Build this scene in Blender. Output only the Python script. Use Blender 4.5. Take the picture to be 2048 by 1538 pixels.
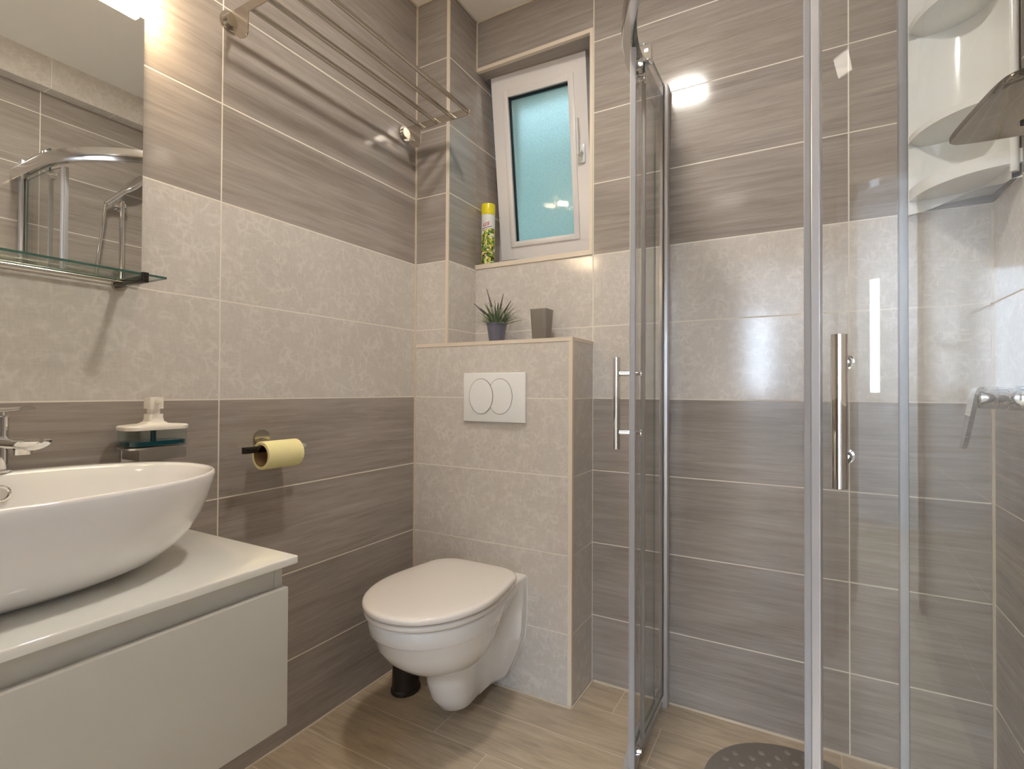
import bpy, bmesh, math, random
from mathutils import Vector, Matrix
random.seed(7)
for o in list(bpy.data.objects): bpy.data.objects.remove(o)
scene = bpy.context.scene
COL = scene.collection
PI = math.pi

# ------------------------------------------------------------------ camera
cam_data = bpy.data.cameras.new('camera')
cam_data.sensor_width = 36.0
cam_data.lens = 36.0*1037.084/2048
cam_data.clip_start = 0.02
cam = bpy.data.objects.new('camera', cam_data); COL.objects.link(cam)
_r = Vector((0.87106256, 0.49114801, 0.00486321)).normalized()
_u = Vector((0.00112471, -0.01189571, 0.99992861)).normalized()
_b = _r.cross(_u)
_m = Matrix((_r, _u, _b)).transposed().to_4x4()
_m.translation = Vector((0, 0, 1.00474))
cam.matrix_world = _m
scene.camera = cam

# ------------------------------------------------------------------ colour management, sky, daylight
scene.view_settings.view_transform = 'Standard'
scene.view_settings.look = 'None'
scene.view_settings.exposure = 1.55
scene.view_settings.gamma = 1.0
scene.view_settings.use_curve_mapping = False

def srgb(r, g, b):
    f = lambda c: c/12.92 if c <= .04045 else ((c+.055)/1.055)**2.4
    return (f(r/255), f(g/255), f(b/255), 1.0)

world = bpy.data.worlds.new('sky'); scene.world = world
world.use_nodes = True
world.node_tree.nodes['Background'].inputs[0].default_value = (0.62, 0.80, 1.0, 1)
world.node_tree.nodes['Background'].inputs[1].default_value = 1.6

def area_light(name, loc, direction, sx, sy, energy, color):
    l = bpy.data.lights.new(name, 'AREA'); l.shape = 'RECTANGLE'
    l.size = sx; l.size_y = sy; l.energy = energy; l.color = color
    o = bpy.data.objects.new(name, l); COL.objects.link(o)
    o.location = loc
    o.rotation_euler = Vector(direction).to_track_quat('-Z', 'Y').to_euler()
    return o
# daylight coming in through the hall window behind the camera
area_light('window_daylight', (-0.43, -3.03, 1.43), (0, 1, 0), 0.30, 0.92, 7.0, (0.70, 0.83, 1.0))
LED_STRENGTH = 72.0       # ceiling panel over the room
HALL_LED_STRENGTH = 3.0
TUBE_STRENGTH = 42.0      # warm tubes over the mirror

# ------------------------------------------------------------------ room numbers (metres)
A, YB, YF = -1.2856, 1.5306, 1.7144     # left wall, front of the cistern box, far wall
XB, XP, XR = -0.6433, -1.1343, 0.4118   # box right side, pillar right side, right wall
ZC, ZBOX = 2.4664, 1.1741
Z0, TH = 0.22813, 0.25                  # first grout line, tile height
YBACK = -1.25                           # back wall with the doorway

# ------------------------------------------------------------------ mesh helpers
class MB:
    def __init__(s): s.bm = bmesh.new()
    def box(s, x0, x1, y0, y1, z0, z1, bevel=0.0, seg=2, mat=0):
        vs = [s.bm.verts.new((x, y, z)) for x in (x0, x1) for y in (y0, y1) for z in (z0, z1)]
        F = [(0,1,3,2),(4,6,7,5),(0,4,5,1),(2,3,7,6),(0,2,6,4),(1,5,7,3)]
        fs = [s.bm.faces.new([vs[i] for i in f]) for f in F]
        for f in fs: f.material_index = mat
        if bevel > 0:
            es = list({e for f in fs for e in f.edges})
            bmesh.ops.bevel(s.bm, geom=es, offset=bevel, segments=seg, affect='EDGES', profile=0.5)
        return s
    def loft(s, rings, cap0=True, cap1=True, closed=True, mat=0):
        R = [[s.bm.verts.new(p) for p in r] for r in rings]
        n = len(R[0])
        for a, b in zip(R[:-1], R[1:]):
            for i in range(n if closed else n-1):
                j = (i+1) % n
                try: s.bm.faces.new((a[i], a[j], b[j], b[i])).material_index = mat
                except ValueError: pass
        if cap0: s.bm.faces.new(list(reversed(R[0]))).material_index = mat
        if cap1: s.bm.faces.new(R[-1]).material_index = mat
        return s
    def tube(s, pts, r, seg=16, cap=True, squash=None, mat=0):
        pts = [Vector(p) for p in pts]
        rr = r if isinstance(r, (list, tuple)) else [r]*len(pts)
        t0 = (pts[1]-pts[0]).normalized()
        up = Vector((0,0,1)) if abs(t0.z) < .9 else Vector((1,0,0))
        n = (up - t0*up.dot(t0)).normalized()
        rings = []
        for i, p in enumerate(pts):
            if i == 0: t = pts[1]-pts[0]
            elif i == len(pts)-1: t = pts[-1]-pts[-2]
            else: t = (pts[i]-pts[i-1]).normalized() + (pts[i+1]-pts[i]).normalized()
            t.normalize()
            n = (n - t*n.dot(t)).normalized(); b = t.cross(n)
            sq = squash or (1, 1)
            rings.append([p + (n*math.cos(a)*sq[0] + b*math.sin(a)*sq[1])*rr[i] for a in (2*PI*k/seg for k in range(seg))])
        return s.loft(rings, cap, cap, mat=mat)
    def cyl(s, p0, p1, r, seg=24, r2=None, mat=0):
        return s.tube([p0, p1], [r, r if r2 is None else r2], seg, mat=mat)
    def lathe(s, prof, c, seg=32, cap0=True, cap1=True, sx=1.0, sy=1.0, mat=0):
        rings = [[(c[0]+sx*r*math.cos(2*PI*k/seg), c[1]+sy*r*math.sin(2*PI*k/seg), c[2]+z) for k in range(seg)] for r, z in prof]
        return s.loft(rings, cap0, cap1, mat=mat)
    def sweep(s, path, section, closed_section=True, cap=True, mat=0):
        """section [(offset outward, z)] carried along a plan path [(x, y, nx, ny)]"""
        rings = [[(x+nx*o, y+ny*o, z) for o, z in section] for x, y, nx, ny in path]
        return s.loft(rings, cap, cap, closed_section, mat=mat)
    def build(s, name, mat, parent=None, smooth=True, angle=35, subsurf=0, bevel=0, mats=None):
        bmesh.ops.remove_doubles(s.bm, verts=s.bm.verts, dist=1e-6)
        bmesh.ops.recalc_face_normals(s.bm, faces=s.bm.faces)
        off = Vector((0,0,0)); p = parent
        while p is not None:
            off += p.location; p = p.parent
        me = bpy.data.meshes.new(name)
        bmesh.ops.translate(s.bm, verts=s.bm.verts, vec=-off)
        s.bm.to_mesh(me); s.bm.free()
        for m in (mats or [mat]): me.materials.append(m)
        if smooth:
            for f in me.polygons: f.use_smooth = True
            if angle < 180: me.set_sharp_from_angle(angle=math.radians(angle))
        o = bpy.data.objects.new(name, me); COL.objects.link(o)
        o.parent = parent
        if bevel:
            b = o.modifiers.new('bevel', 'BEVEL'); b.width = bevel; b.segments = 2; b.limit_method = 'ANGLE'
        if subsurf:
            m = o.modifiers.new('subdivision', 'SUBSURF'); m.levels = subsurf; m.render_levels = subsurf
        return o

def tag(o, label=None, cat=None, group=None, kind=None):
    if label: o['label'] = label
    if cat: o['category'] = cat
    if group: o['group'] = group
    if kind: o['kind'] = kind
    return o
def thing(name, loc, label, cat, group=None):
    o = bpy.data.objects.new(name, None); COL.objects.link(o); o.location = loc
    o.empty_display_size = 0.05
    return tag(o, label, cat, group)
def struct(name, mb, mat, **k):
    return tag(mb.build(name, mat, **k), kind='structure')

# ------------------------------------------------------------------ material helpers
class NT:
    def __init__(s, name):
        s.m = bpy.data.materials.new(name); s.m.use_nodes = True
        s.t = s.m.node_tree; s.t.nodes.clear()
        s.out = s.t.nodes.new('ShaderNodeOutputMaterial')
    def n(s, typ, **props):
        nd = s.t.nodes.new('ShaderNode'+typ)
        for k, v in props.items(): setattr(nd, k, v)
        return nd
    def put(s, sock, v):
        if hasattr(v, 'links') or isinstance(v, bpy.types.NodeSocket): s.t.links.new(v, sock)
        else: sock.default_value = v
    def math(s, op, a, b=0.0, c=0.0, clamp=False):
        nd = s.n('Math', operation=op); nd.use_clamp = clamp
        s.put(nd.inputs[0], a); s.put(nd.inputs[1], b); s.put(nd.inputs[2], c)
        return nd.outputs[0]
    def vec(s, x, y, z):
        nd = s.n('CombineXYZ')
        for i, v in enumerate((x, y, z)): s.put(nd.inputs[i], v)
        return nd.outputs[0]
    def noise(s, v, scale, detail=4.0, rough=0.55, dist=0.0):
        nd = s.n('TexNoise')
        s.put(nd.inputs['Vector'], v); nd.inputs['Scale'].default_value = scale
        nd.inputs['Detail'].default_value = detail; nd.inputs['Roughness'].default_value = rough
        nd.inputs['Distortion'].default_value = dist
        return nd.outputs[0]
    def maprange(s, v, a, b, c=0.0, d=1.0):
        nd = s.n('MapRange'); nd.clamp = True
        s.put(nd.inputs[0], v)
        for i, q in enumerate((a, b, c, d)): nd.inputs[i+1].default_value = q
        return nd.outputs[0]
    def mix(s, f, a, b):
        nd = s.n('Mix', data_type='RGBA')
        s.put(nd.inputs[0], f); s.put(nd.inputs[6], a); s.put(nd.inputs[7], b)
        return nd.outputs[2]
    def bsdf(s, **k):
        nd = s.n('BsdfPrincipled')
        for key, v in k.items(): s.put(nd.inputs[key.replace('_', ' ')], v)
        s.t.links.new(nd.outputs[0], s.out.inputs[0])
        return nd
    def bump(s, h, strength=0.2, dist=0.001):
        nd = s.n('Bump'); nd.inputs['Strength'].default_value = strength; nd.inputs['Distance'].default_value = dist
        s.put(nd.inputs['Height'], h); return nd.outputs[0]

def simple(name, col, rough=0.4, metal=0.0, coat=0.0, bump=0.0, scale=60.0, var=0.03, **k):
    """a plain procedural material with a touch of variation"""
    t = NT(name)
    pos = t.n('TexCoord').outputs['Object']
    nz = t.noise(pos, scale, 3.0)
    c2 = tuple(min(1, c*(1+var*2)) for c in col[:3]) + (1,)
    c1 = tuple(c*(1-var*2) for c in col[:3]) + (1,)
    args = dict(Base_Color=t.mix(nz, c1, c2), Roughness=rough, Metallic=metal)
    if coat: args['Coat_Weight'] = coat; args['Coat_Roughness'] = 0.04
    args.update(k)
    if bump: args['Normal'] = t.bump(nz, bump, 0.001)
    t.bsdf(**args)
    return t.m

def tile_material(name, uoff, banded=True):
    t = NT(name)
    g = t.n('NewGeometry')
    p = t.n('SeparateXYZ'); t.put(p.inputs[0], g.outputs['Position'])
    nn = t.n('SeparateXYZ'); t.put(nn.inputs[0], g.outputs['True Normal'])
    nx = t.math('ROUND', t.math('ABSOLUTE', nn.outputs[0])); nz = t.math('ROUND', t.math('ABSOLUTE', nn.outputs[2]))
    X, Y, Z = p.outputs
    u = t.math('ADD', t.math('MULTIPLY', X, t.math('SUBTRACT', 1.0, nx)), t.math('MULTIPLY', Y, nx))
    v = t.math('ADD', t.math('MULTIPLY', Z, t.math('SUBTRACT', 1.0, nz)), t.math('MULTIPLY', Y, nz))
    cu = t.math('DIVIDE', t.math('SUBTRACT', u, uoff), 0.7514)
    cv = t.math('DIVIDE', t.math('SUBTRACT', v, Z0), TH)
    fu, fv = t.math('FRACT', cu), t.math('FRACT', cv)
    du = t.math('MULTIPLY', t.math('MINIMUM', fu, t.math('SUBTRACT', 1.0, fu)), 0.7514)
    dv = t.math('MULTIPLY', t.math('MINIMUM', fv, t.math('SUBTRACT', 1.0, fv)), TH)
    d = t.math('MINIMUM', du, dv)
    grout = t.maprange(d, 0.0012, 0.0021, 1.0, 0.0)
    row, colm = t.math('FLOOR', cv), t.math('FLOOR', cu)
    tid = t.math('ADD', t.math('MULTIPLY', row, 3.71), t.math('MULTIPLY', colm, 7.13))
    # dark wood-linen tile: streaks running along the tile
    sv = t.vec(t.math('MULTIPLY', u, 2.2), t.math('MULTIPLY', v, 34.0), tid)
    st = t.noise(sv, 1.6, 7.0, 0.66, 0.5)
    sv2 = t.vec(t.math('MULTIPLY', u, 9.0), t.math('MULTIPLY', v, 210.0), tid)
    st2 = t.noise(sv2, 1.0, 4.0, 0.6)
    sv3 = t.vec(t.math('MULTIPLY', u, 1.1), t.math('MULTIPLY', v, 8.0), tid)
    st3 = t.noise(sv3, 1.0, 2.0, 0.5)
    s = t.math('ADD', t.math('ADD', t.math('MULTIPLY', st, 0.55), t.math('MULTIPLY', st2, 0.25)), t.math('MULTIPLY', st3, 0.25))
    dark = t.mix(t.maprange(s, 0.36, 0.68), srgb(140, 130, 123), srgb(177, 167, 159))
    # light tile: woven ground with a faint leaf scroll
    lv = t.vec(u, v, tid)
    wx = t.noise(lv, 14.0, 2.0, 0.5)
    wv = t.n('VectorMath', operation='ADD'); t.put(wv.inputs[0], lv)
    t.put(wv.inputs[1], t.vec(t.math('MULTIPLY', wx, 0.07), t.math('MULTIPLY', t.noise(lv, 17.0, 1.0), 0.07), 0.0))
    vo = t.n('TexVoronoi', feature='DISTANCE_TO_EDGE'); vo.inputs['Scale'].default_value = 40.0
    t.put(vo.inputs['Vector'], wv.outputs[0])
    leaf = t.maprange(vo.outputs['Distance'], 0.0, 0.22, 1.0, 0.0)
    patch = t.maprange(t.noise(lv, 26.0, 3.0), 0.42, 0.6)
    wov = t.math('ADD', t.noise(t.vec(t.math('MULTIPLY', u, 45.0), t.math('MULTIPLY', v, 260.0), tid), 1.0, 3.0),
                 t.noise(t.vec(t.math('MULTIPLY', u, 260.0), t.math('MULTIPLY', v, 45.0), tid), 1.0, 3.0))
    wv2 = t.maprange(wov, 0.75, 1.25)
    lf = t.math('ADD', t.math('ADD', t.math('MULTIPLY', t.math('MULTIPLY', leaf, patch), 0.38), t.math('MULTIPLY', wv2, 0.28)),
                t.math('MULTIPLY', t.noise(lv, 5.0, 4.0), 0.36))
    light = t.mix(lf, srgb(196, 188, 180), srgb(228, 221, 213))
    if banded:
        isl = t.math('MULTIPLY', t.math('GREATER_THAN', row, 2.5), t.math('LESS_THAN', row, 4.5))
        body = t.mix(isl, dark, light)
    else:
        body = light
    col = t.mix(grout, body, srgb(232, 224, 212))
    rough = t.math('ADD', t.math('MULTIPLY', grout, 0.55), t.math('ADD', 0.075, t.math('MULTIPLY', s, 0.08)))
    wob = t.noise(lv, 4.5, 1.0)
    h = t.math('ADD', t.math('MULTIPLY', t.math('SUBTRACT', 1.0, grout), 0.6),
               t.math('ADD', t.math('MULTIPLY', wob, 0.30), t.math('MULTIPLY', s, 0.03)))
    t.bsdf(Base_Color=col, Roughness=rough, Normal=t.bump(h, 0.35, 0.0012), IOR=1.5)
    return t.m

def floor_material():
    t = NT('wood_look_floor_tile')
    g = t.n('NewGeometry'); p = t.n('SeparateXYZ'); t.put(p.inputs[0], g.outputs['Position'])
    X, Y, Z = p.outputs
    cv = t.math('DIVIDE', t.math('SUBTRACT', Y, 1.0500), 0.1742)
    row = t.math('FLOOR', cv); fv = t.math('FRACT', cv)
    dv = t.math('MULTIPLY', t.math('MINIMUM', fv, t.math('SUBTRACT', 1.0, fv)), 0.1742)
    off = t.math('MULTIPLY', t.math('FRACT', t.math('MULTIPLY', row, 0.381)), 0.61)
    def at(r, s, cur):
        is_r = t.math('COMPARE', row, float(r), 0.2)
        return t.math('ADD', t.math('MULTIPLY', is_r, s), t.math('MULTIPLY', t.math('SUBTRACT', 1.0, is_r), cur))
    off = at(0, -0.765, off); off = at(1, -0.95, off); off = at(2, -0.372, off)
    cu = t.math('DIVIDE', t.math('SUBTRACT', X, off), 0.61)
    fu = t.math('FRACT', cu)
    du = t.math('MULTIPLY', t.math('MINIMUM', fu, t.math('SUBTRACT', 1.0, fu)), 0.61)
    grout = t.maprange(t.math('MINIMUM', du, dv), 0.0009, 0.0017, 1.0, 0.0)
    tid = t.math('ADD', t.math('MULTIPLY', row, 5.3), t.math('MULTIPLY', t.math('FLOOR', cu), 2.9))
    st = t.noise(t.vec(t.math('MULTIPLY', X, 3.0), t.math('MULTIPLY', Y, 26.0), tid), 1.2, 7.0, 0.62, 0.9)
    st2 = t.noise(t.vec(t.math('MULTIPLY', X, 14.0), t.math('MULTIPLY', Y, 200.0), tid), 1.0, 3.0)
    s = t.math('ADD', t.math('MULTIPLY', st, 0.75), t.math('MULTIPLY', st2, 0.25))
    body = t.mix(t.maprange(s, 0.34, 0.68), srgb(158, 141, 118), srgb(205, 187, 162))
    tint = t.math('MULTIPLY', t.math('FRACT', t.math('MULTIPLY', tid, 0.618)), 0.25)
    body = t.mix(tint, body, srgb(172, 157, 139))
    col = t.mix(grout, body, srgb(218, 198, 178))
    h = t.math('ADD', t.math('MULTIPLY', t.math('SUBTRACT', 1.0, grout), 0.7), t.math('MULTIPLY', s, 0.12))
    t.bsdf(Base_Color=col, Roughness=t.math('ADD', 0.30, t.math('MULTIPLY', s, 0.2)), Normal=t.bump(h, 0.4, 0.0012))
    return t.m

def pane_material(name, tint, ref=1.0, edge=False):
    """clear thin pane: sees through, mirrors more at a slant"""
    t = NT(name)
    lw = t.n('LayerWeight'); lw.inputs[0].default_value = 0.5
    f = t.math('ADD', 0.035*ref, t.math('MULTIPLY', t.math('POWER', lw.outputs['Facing'], 5.0), 0.9*ref))
    tr = t.n('BsdfTransparent'); tr.inputs[0].default_value = tint
    gl = t.n('BsdfGlossy'); gl.inputs['Roughness'].default_value = 0.004
    mx = t.n('MixShader'); t.put(mx.inputs[0], f)
    t.t.links.new(tr.outputs[0], mx.inputs[1]); t.t.links.new(gl.outputs[0], mx.inputs[2])
    t.t.links.new(mx.outputs[0], t.out.inputs[0])
    return t.m

def frosted_material():
    t = NT('frosted_window_glass')
    pos = t.n('TexCoord').outputs['Object']
    vo = t.n('TexVoronoi'); vo.inputs['Scale'].default_value = 210.0; t.put(vo.inputs['Vector'], pos)
    h = t.math('ADD', vo.outputs['Distance'], t.noise(pos, 120.0, 3.0))
    sp = t.maprange(t.noise(pos, 320.0, 2.0), 0.35, 0.7)
    col = t.mix(sp, srgb(168, 204, 200), srgb(206, 228, 222))
    t.bsdf(Base_Color=col, Roughness=0.32, Transmission_Weight=0.55, IOR=1.45, Normal=t.bump(h, 0.35, 0.0015),
           Coat_Weight=0.7, Coat_Roughness=0.03)
    return t.m

def emit_material(name, col, strength):
    t = NT(name)
    e = t.n('Emission'); e.inputs[0].default_value = col; e.inputs[1].default_value = strength
    t.t.links.new(e.outputs[0], t.out.inputs[0])
    return t.m

M = dict(
    tile_left=tile_material('banded_tile_side', 0.77644),
    tile_far=tile_material('banded_tile_far', 0.10815),
    tile_light=tile_material('light_tile', -0.537, banded=False),
    tile_right=tile_material('banded_tile_shower_side', 0.968),
    tile_soffit=tile_material('light_tile_soffit', 0.983, banded=False),
    tile_pillar=tile_material('banded_tile_pillar', -0.9),
    floor=floor_material(),
    plaster=simple('white_plaster', srgb(238, 232, 224), 0.85, bump=0.15, scale=90, var=0.01),
    trim=simple('cream_trim', srgb(226, 212, 194), 0.35, var=0.01),
    caulk=simple('cream_sealant', srgb(214, 200, 180), 0.5, var=0.02),
    chrome=simple('chrome', (0.80, 0.80, 0.80, 1), 0.05, 1.0, var=0.005),
    nickel=simple('brushed_nickel', (0.56, 0.52, 0.46, 1), 0.17, 1.0, var=0.02),
    steel=simple('satin_steel', (0.62, 0.60, 0.57, 1), 0.28, 1.0, var=0.02),
    alu=simple('satin_aluminium', (0.66, 0.65, 0.67, 1), 0.32, 0.55, var=0.01),
    rail=simple('bright_aluminium', (0.80, 0.79, 0.78, 1), 0.16, 1.0, var=0.01),
    darkmetal=simple('dark_chrome', (0.085, 0.08, 0.075, 1), 0.12, 1.0, var=0.01),
    tray=simple('smoky_chrome', (0.42, 0.41, 0.40, 1), 0.06, 1.0, var=0.01),
    ceramic=simple('white_ceramic', srgb(240, 238, 236), 0.07, coat=0.5, var=0.004),
    seat=simple('white_seat_plastic', srgb(238, 232, 226), 0.12, coat=0.4, var=0.004),
    lacquer=simple('white_lacquer', srgb(200, 197, 188), 0.16, coat=0.3, var=0.004),
    top=simple('white_worktop', srgb(240, 238, 230), 0.06, coat=0.5, var=0.004),
    plastic=simple('white_plastic', srgb(240, 240, 238), 0.14, coat=0.3, var=0.004),
    pvc=simple('white_window_frame', srgb(240, 234, 230), 0.25, var=0.006),
    gasket=simple('black_rubber', srgb(24, 26, 28), 0.5, var=0.02),
    black=simple('black_plastic', srgb(38, 32, 28), 0.42, var=0.03),
    pump=simple('cream_plastic', srgb(240, 232, 220), 0.25, coat=0.2, var=0.006),
    taupe=simple('taupe_plastic', srgb(136, 129, 121), 0.38, var=0.015),
    pot=simple('grey_pot', srgb(112, 112, 128), 0.45, var=0.02),
    leaf=simple('grey_green_leaf', srgb(122, 140, 108), 0.5, scale=25, var=0.22),
    flower=simple('dusty_purple_flower', srgb(88, 72, 84), 0.7, scale=90, var=0.12),
    paper=simple('yellow_tissue', srgb(246, 236, 176), 0.9, bump=0.5, scale=400, var=0.015),
    core=simple('cardboard_core', srgb(150, 116, 84), 0.85, bump=0.2, var=0.06),
    rubber=simple('grey_rubber_mat', srgb(128, 120, 112), 0.5, bump=0.1, scale=200, var=0.04),
    grey=simple('grey_seam', srgb(120, 118, 118), 0.5, var=0.02),
    seal=simple('milky_seal', srgb(176, 174, 176), 0.35, var=0.02, Transmission_Weight=0.2),
    mirror=simple('mirror_silver', (0.86, 0.88, 0.86, 1), 0.004, 1.0, var=0.002, bump=0.0),
    mirror_edge=simple('polished_mirror_edge', srgb(196, 214, 204), 0.15, var=0.01),
    glass=pane_material('clear_shower_glass', (0.991, 0.996, 0.993, 1)),
    shelf_glass=pane_material('clear_shelf_glass', (0.94, 0.985, 0.96, 1)),
    glass_edge=simple('green_glass_edge', srgb(62, 104, 96), 0.12, var=0.03, Transmission_Weight=0.3),
    bottle=pane_material('clear_bottle', (0.90, 0.955, 0.95, 1), 1.0),
    soap=simple('teal_soap', srgb(0, 78, 92), 0.1, var=0.02, Transmission_Weight=0.35),
    frosted=frosted_material(),
    lightwell=simple('turquoise_render', srgb(150, 180, 180), 0.9, bump=0.3, scale=30, var=0.03),
    roofing=simple('pale_shutter', srgb(206, 214, 220), 0.5, var=0.02),
    hall_white=simple('hall_paint', srgb(226, 226, 228), 0.9, var=0.01),
    door_white=simple('white_door_paint', srgb(232, 230, 226), 0.35, var=0.006),
    tube=emit_material('glowing_tube', (1.0, 0.76, 0.46, 1), TUBE_STRENGTH),
    led=emit_material('glowing_panel', (1.0, 0.945, 0.86, 1), LED_STRENGTH),
    led2=emit_material('glowing_hall_panel', (1.0, 0.90, 0.78, 1), HALL_LED_STRENGTH),
    hall_fill=emit_material('added_hall_fill_panel', (0.74, 0.87, 1.0, 1), 82.0),  # bluish glow of the added hall fill
    yellow=simple('yellow_cap', srgb(240, 222, 30), 0.3, coat=0.2, var=0.01),
    canwhite=simple('white_can', srgb(232, 232, 228), 0.25, var=0.01),
    red=simple('crimson_print', srgb(190, 40, 92), 0.4, var=0.02),
    navy=simple('navy_print', srgb(66, 66, 120), 0.4, var=0.02),
)

def can_print():
    """foliage print: green, yellow and white blotches on dark"""
    t = NT('lemon_leaf_print')
    pos = t.n('TexCoord').outputs['Object']
    a = t.maprange(t.noise(pos, 62.0, 3.0, 0.6, 1.2), 0.40, 0.56)
    b = t.maprange(t.noise(pos, 85.0, 2.0, 0.5, 0.8), 0.50, 0.58)
    c = t.maprange(t.noise(pos, 48.0, 2.0, 0.5, 1.5), 0.56, 0.62)
    col = t.mix(a, srgb(22, 42, 26), srgb(112, 160, 58))
    col = t.mix(b, col, srgb(236, 208, 70))
    col = t.mix(c, col, srgb(238, 240, 228))
    t.bsdf(Base_Color=col, Roughness=0.3)
    return t.m
M['print'] = can_print()

# ------------------------------------------------------------------ room shell
struct('floor', MB().box(A-.1, XR+.1, YBACK-.1, 2.0, -.08, 0), M['floor'], smooth=False)
struct('ceiling', MB().box(A-.1, XR+.1, YBACK-.1, 2.0, ZC, ZC+.1), M['plaster'], smooth=False)
struct('wall_left', MB().box(A-.1, A, YBACK-.1, 2.0, 0, ZC), M['tile_left'], smooth=False)
struct('wall_right', MB().box(XR, XR+.1, YBACK-.1, 2.0, 0, ZC), M['tile_right'], smooth=False)
WX0, WX1, WZ0, WZ1, YW = XP, -0.6460, 1.4970, 2.2690, 1.985     # window opening and wall thickness
far = MB()
far.box(A, WX0, YF, YW, 0, ZC); far.box(WX1, XR, YF, YW, 0, ZC)
far.box(WX0, WX1, YF, YW, 0, WZ0); far.box(WX0, WX1, YF, YW, WZ1, ZC)
struct('wall_far', far, M['tile_far'], smooth=False)
struct('wall_cistern_box', MB().box(A, XB, YB, YF, 0, ZBOX), M['tile_light'], smooth=False)
struct('wall_pillar', MB().box(A, XP, YB, YF, ZBOX, ZC), M['tile_pillar'], smooth=False)
struct('wall_soffit', MB().box(0.345, XR, YBACK, YF, 2.329, ZC), M['tile_soffit'], smooth=False)

# back wall with the open doorway, and the hall beyond with its window
DX0, DX1, DZ = -0.45, 0.34, 2.04
bw = MB(); bw.box(A, DX0, YBACK-.1, YBACK, 0, ZC); bw.box(DX1, XR, YBACK-.1, YBACK, 0, ZC); bw.box(DX0, DX1, YBACK-.1, YBACK, DZ, ZC)
struct('wall_back', bw, M['tile_far'], smooth=False)
dm = MB(); dm.box(DX0-.06, DX0, YBACK, YBACK+.012, 0, DZ+.06); dm.box(DX1, DX1+.05, YBACK, YBACK+.012, 0, DZ+.06); dm.box(DX0, DX1, YBACK, YBACK+.012, DZ, DZ+.06)
struct('trim_1', dm, M['door_white'], smooth=False)
shade_door = tag(bpy.data.objects.new('shade_door_1', None), kind='structure'); COL.objects.link(shade_door); shade_door.location = (DX0, YBACK, 0)  # unseen door leaf added to keep doorway light off the vanity and basin
MB().box(DX0-.046, DX0-.004, YBACK+.016, YBACK+.79, .008, DZ-.006, .002).build('shade_door_leaf', simple('shade_door_oak', srgb(150, 128, 104), 0.45, scale=20, var=0.06), shade_door, smooth=False)
for hxx in (DX0-.046, DX0-.004):  # handles on the added shading door
    sg = -1 if hxx < DX0-.02 else 1
    mb = MB(); mb.cyl((hxx+sg*.0004, YBACK+.73, 1.03), (hxx+sg*.008, YBACK+.73, 1.03), .024, 24); mb.cyl((hxx+sg*.008, YBACK+.73, 1.03), (hxx+sg*.045, YBACK+.73, 1.03), .009, 16)
    mb.tube([(hxx+sg*.045, YBACK+.738, 1.03), (hxx+sg*.045, YBACK+.61, 1.03)], .009, 16); mb.build('door_handle', simple('shade_door_steel', (0.6, 0.6, 0.6, 1), 0.2, 1.0), shade_door)
HX0, HX1, HY = -1.5, 0.75, -3.0
hall = MB()
hall.box(HX0-.08, HX0, HY, YBACK-.1, 0, 2.5); hall.box(HX1, HX1+.08, HY, YBACK-.1, 0, 2.5)
HWX0, HWX1, HWZ0, HWZ1 = -0.60, -0.27, 0.95, 1.92
hall.box(HX0, HWX0, HY-.15, HY, 0, 2.5); hall.box(HWX1, HX1, HY-.15, HY, 0, 2.5)
hall.box(HWX0, HWX1, HY-.15, HY, 0, HWZ0); hall.box(HWX0, HWX1, HY-.15, HY, HWZ1, 2.5)
struct('wall_hall', hall, M['hall_white'], smooth=False)
struct('floor_hall', MB().box(HX0-.08, HX1+.08, HY-.15, YBACK-.1, -.08, 0), M['floor'], smooth=False)
struct('ceiling_hall', MB().box(HX0-.08, HX1+.08, HY-.15, YBACK-.1, 2.5, 2.6), M['hall_white'], smooth=False)
wf = MB()
for x0, x1, z0, z1 in ((HWX0, HWX0+.05, HWZ0, HWZ1), (HWX1-.05, HWX1, HWZ0, HWZ1), (HWX0+.05, HWX1-.05, HWZ0, HWZ0+.05), (HWX0+.05, HWX1-.05, HWZ1-.05, HWZ1)):
    wf.box(x0, x1, HY-.015, HY+.02, z0, z1)
struct('window_2', wf, M['pvc'], smooth=False)

# cream edge trims and sealant lines
def trim(n, *boxes, mat='trim'):
    mb = MB()
    for b in boxes: mb.box(*b)
    return struct('trim_%d' % n, mb, M[mat], smooth=False)
e = .0015
trim(2, (XP-.010, XP+e, YB-e, YB+.004, ZBOX, ZC))                                        # pillar edge
trim(3, (A+.002, XB-.012, YB-e, YB+.012, ZBOX-.011, ZBOX+e))                             # box top front edge
trim(4, (XB-.012, XB+e, YB-e, YB+.012, 0, ZBOX+e), (XB-.012, XB+e, YB+.012, YF-.001, ZBOX-.009, ZBOX+e))
trim(5, (WX0, WX1+.001, YF-.004, YF+.010, WZ0-.016, WZ0+.0015))                           # sill edge
trim(6, (WX1-.011, WX1+.001, YF-.003, YF+.010, WZ0+.0015, WZ1+.012), (WX0, WX1-.011, YF-.003, YF+.010, WZ1-.002, WZ1+.012))
trim(7, (A, A+.005, YB-.005, YB-.0002, 0, ZC), mat='caulk')
trim(8, (XP, XP+.005, YF-.005, YF-.0002, WZ1, ZC), mat='caulk')
trim(9, (A, A+.004, YBACK, YB-.006, 0, .004), (A+.006, XB, YB-.006, YB-.002, 0, .004), (XB+.002, XB+.006, YB, YF-.004, 0, .004), (XB+.008, XR-.006, YF-.005, YF, 0, .005), mat='caulk')
trim(10, (XR-.006, XR, YF-.005, YF-.0002, 0.0, 1.46), mat='caulk')
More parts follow.
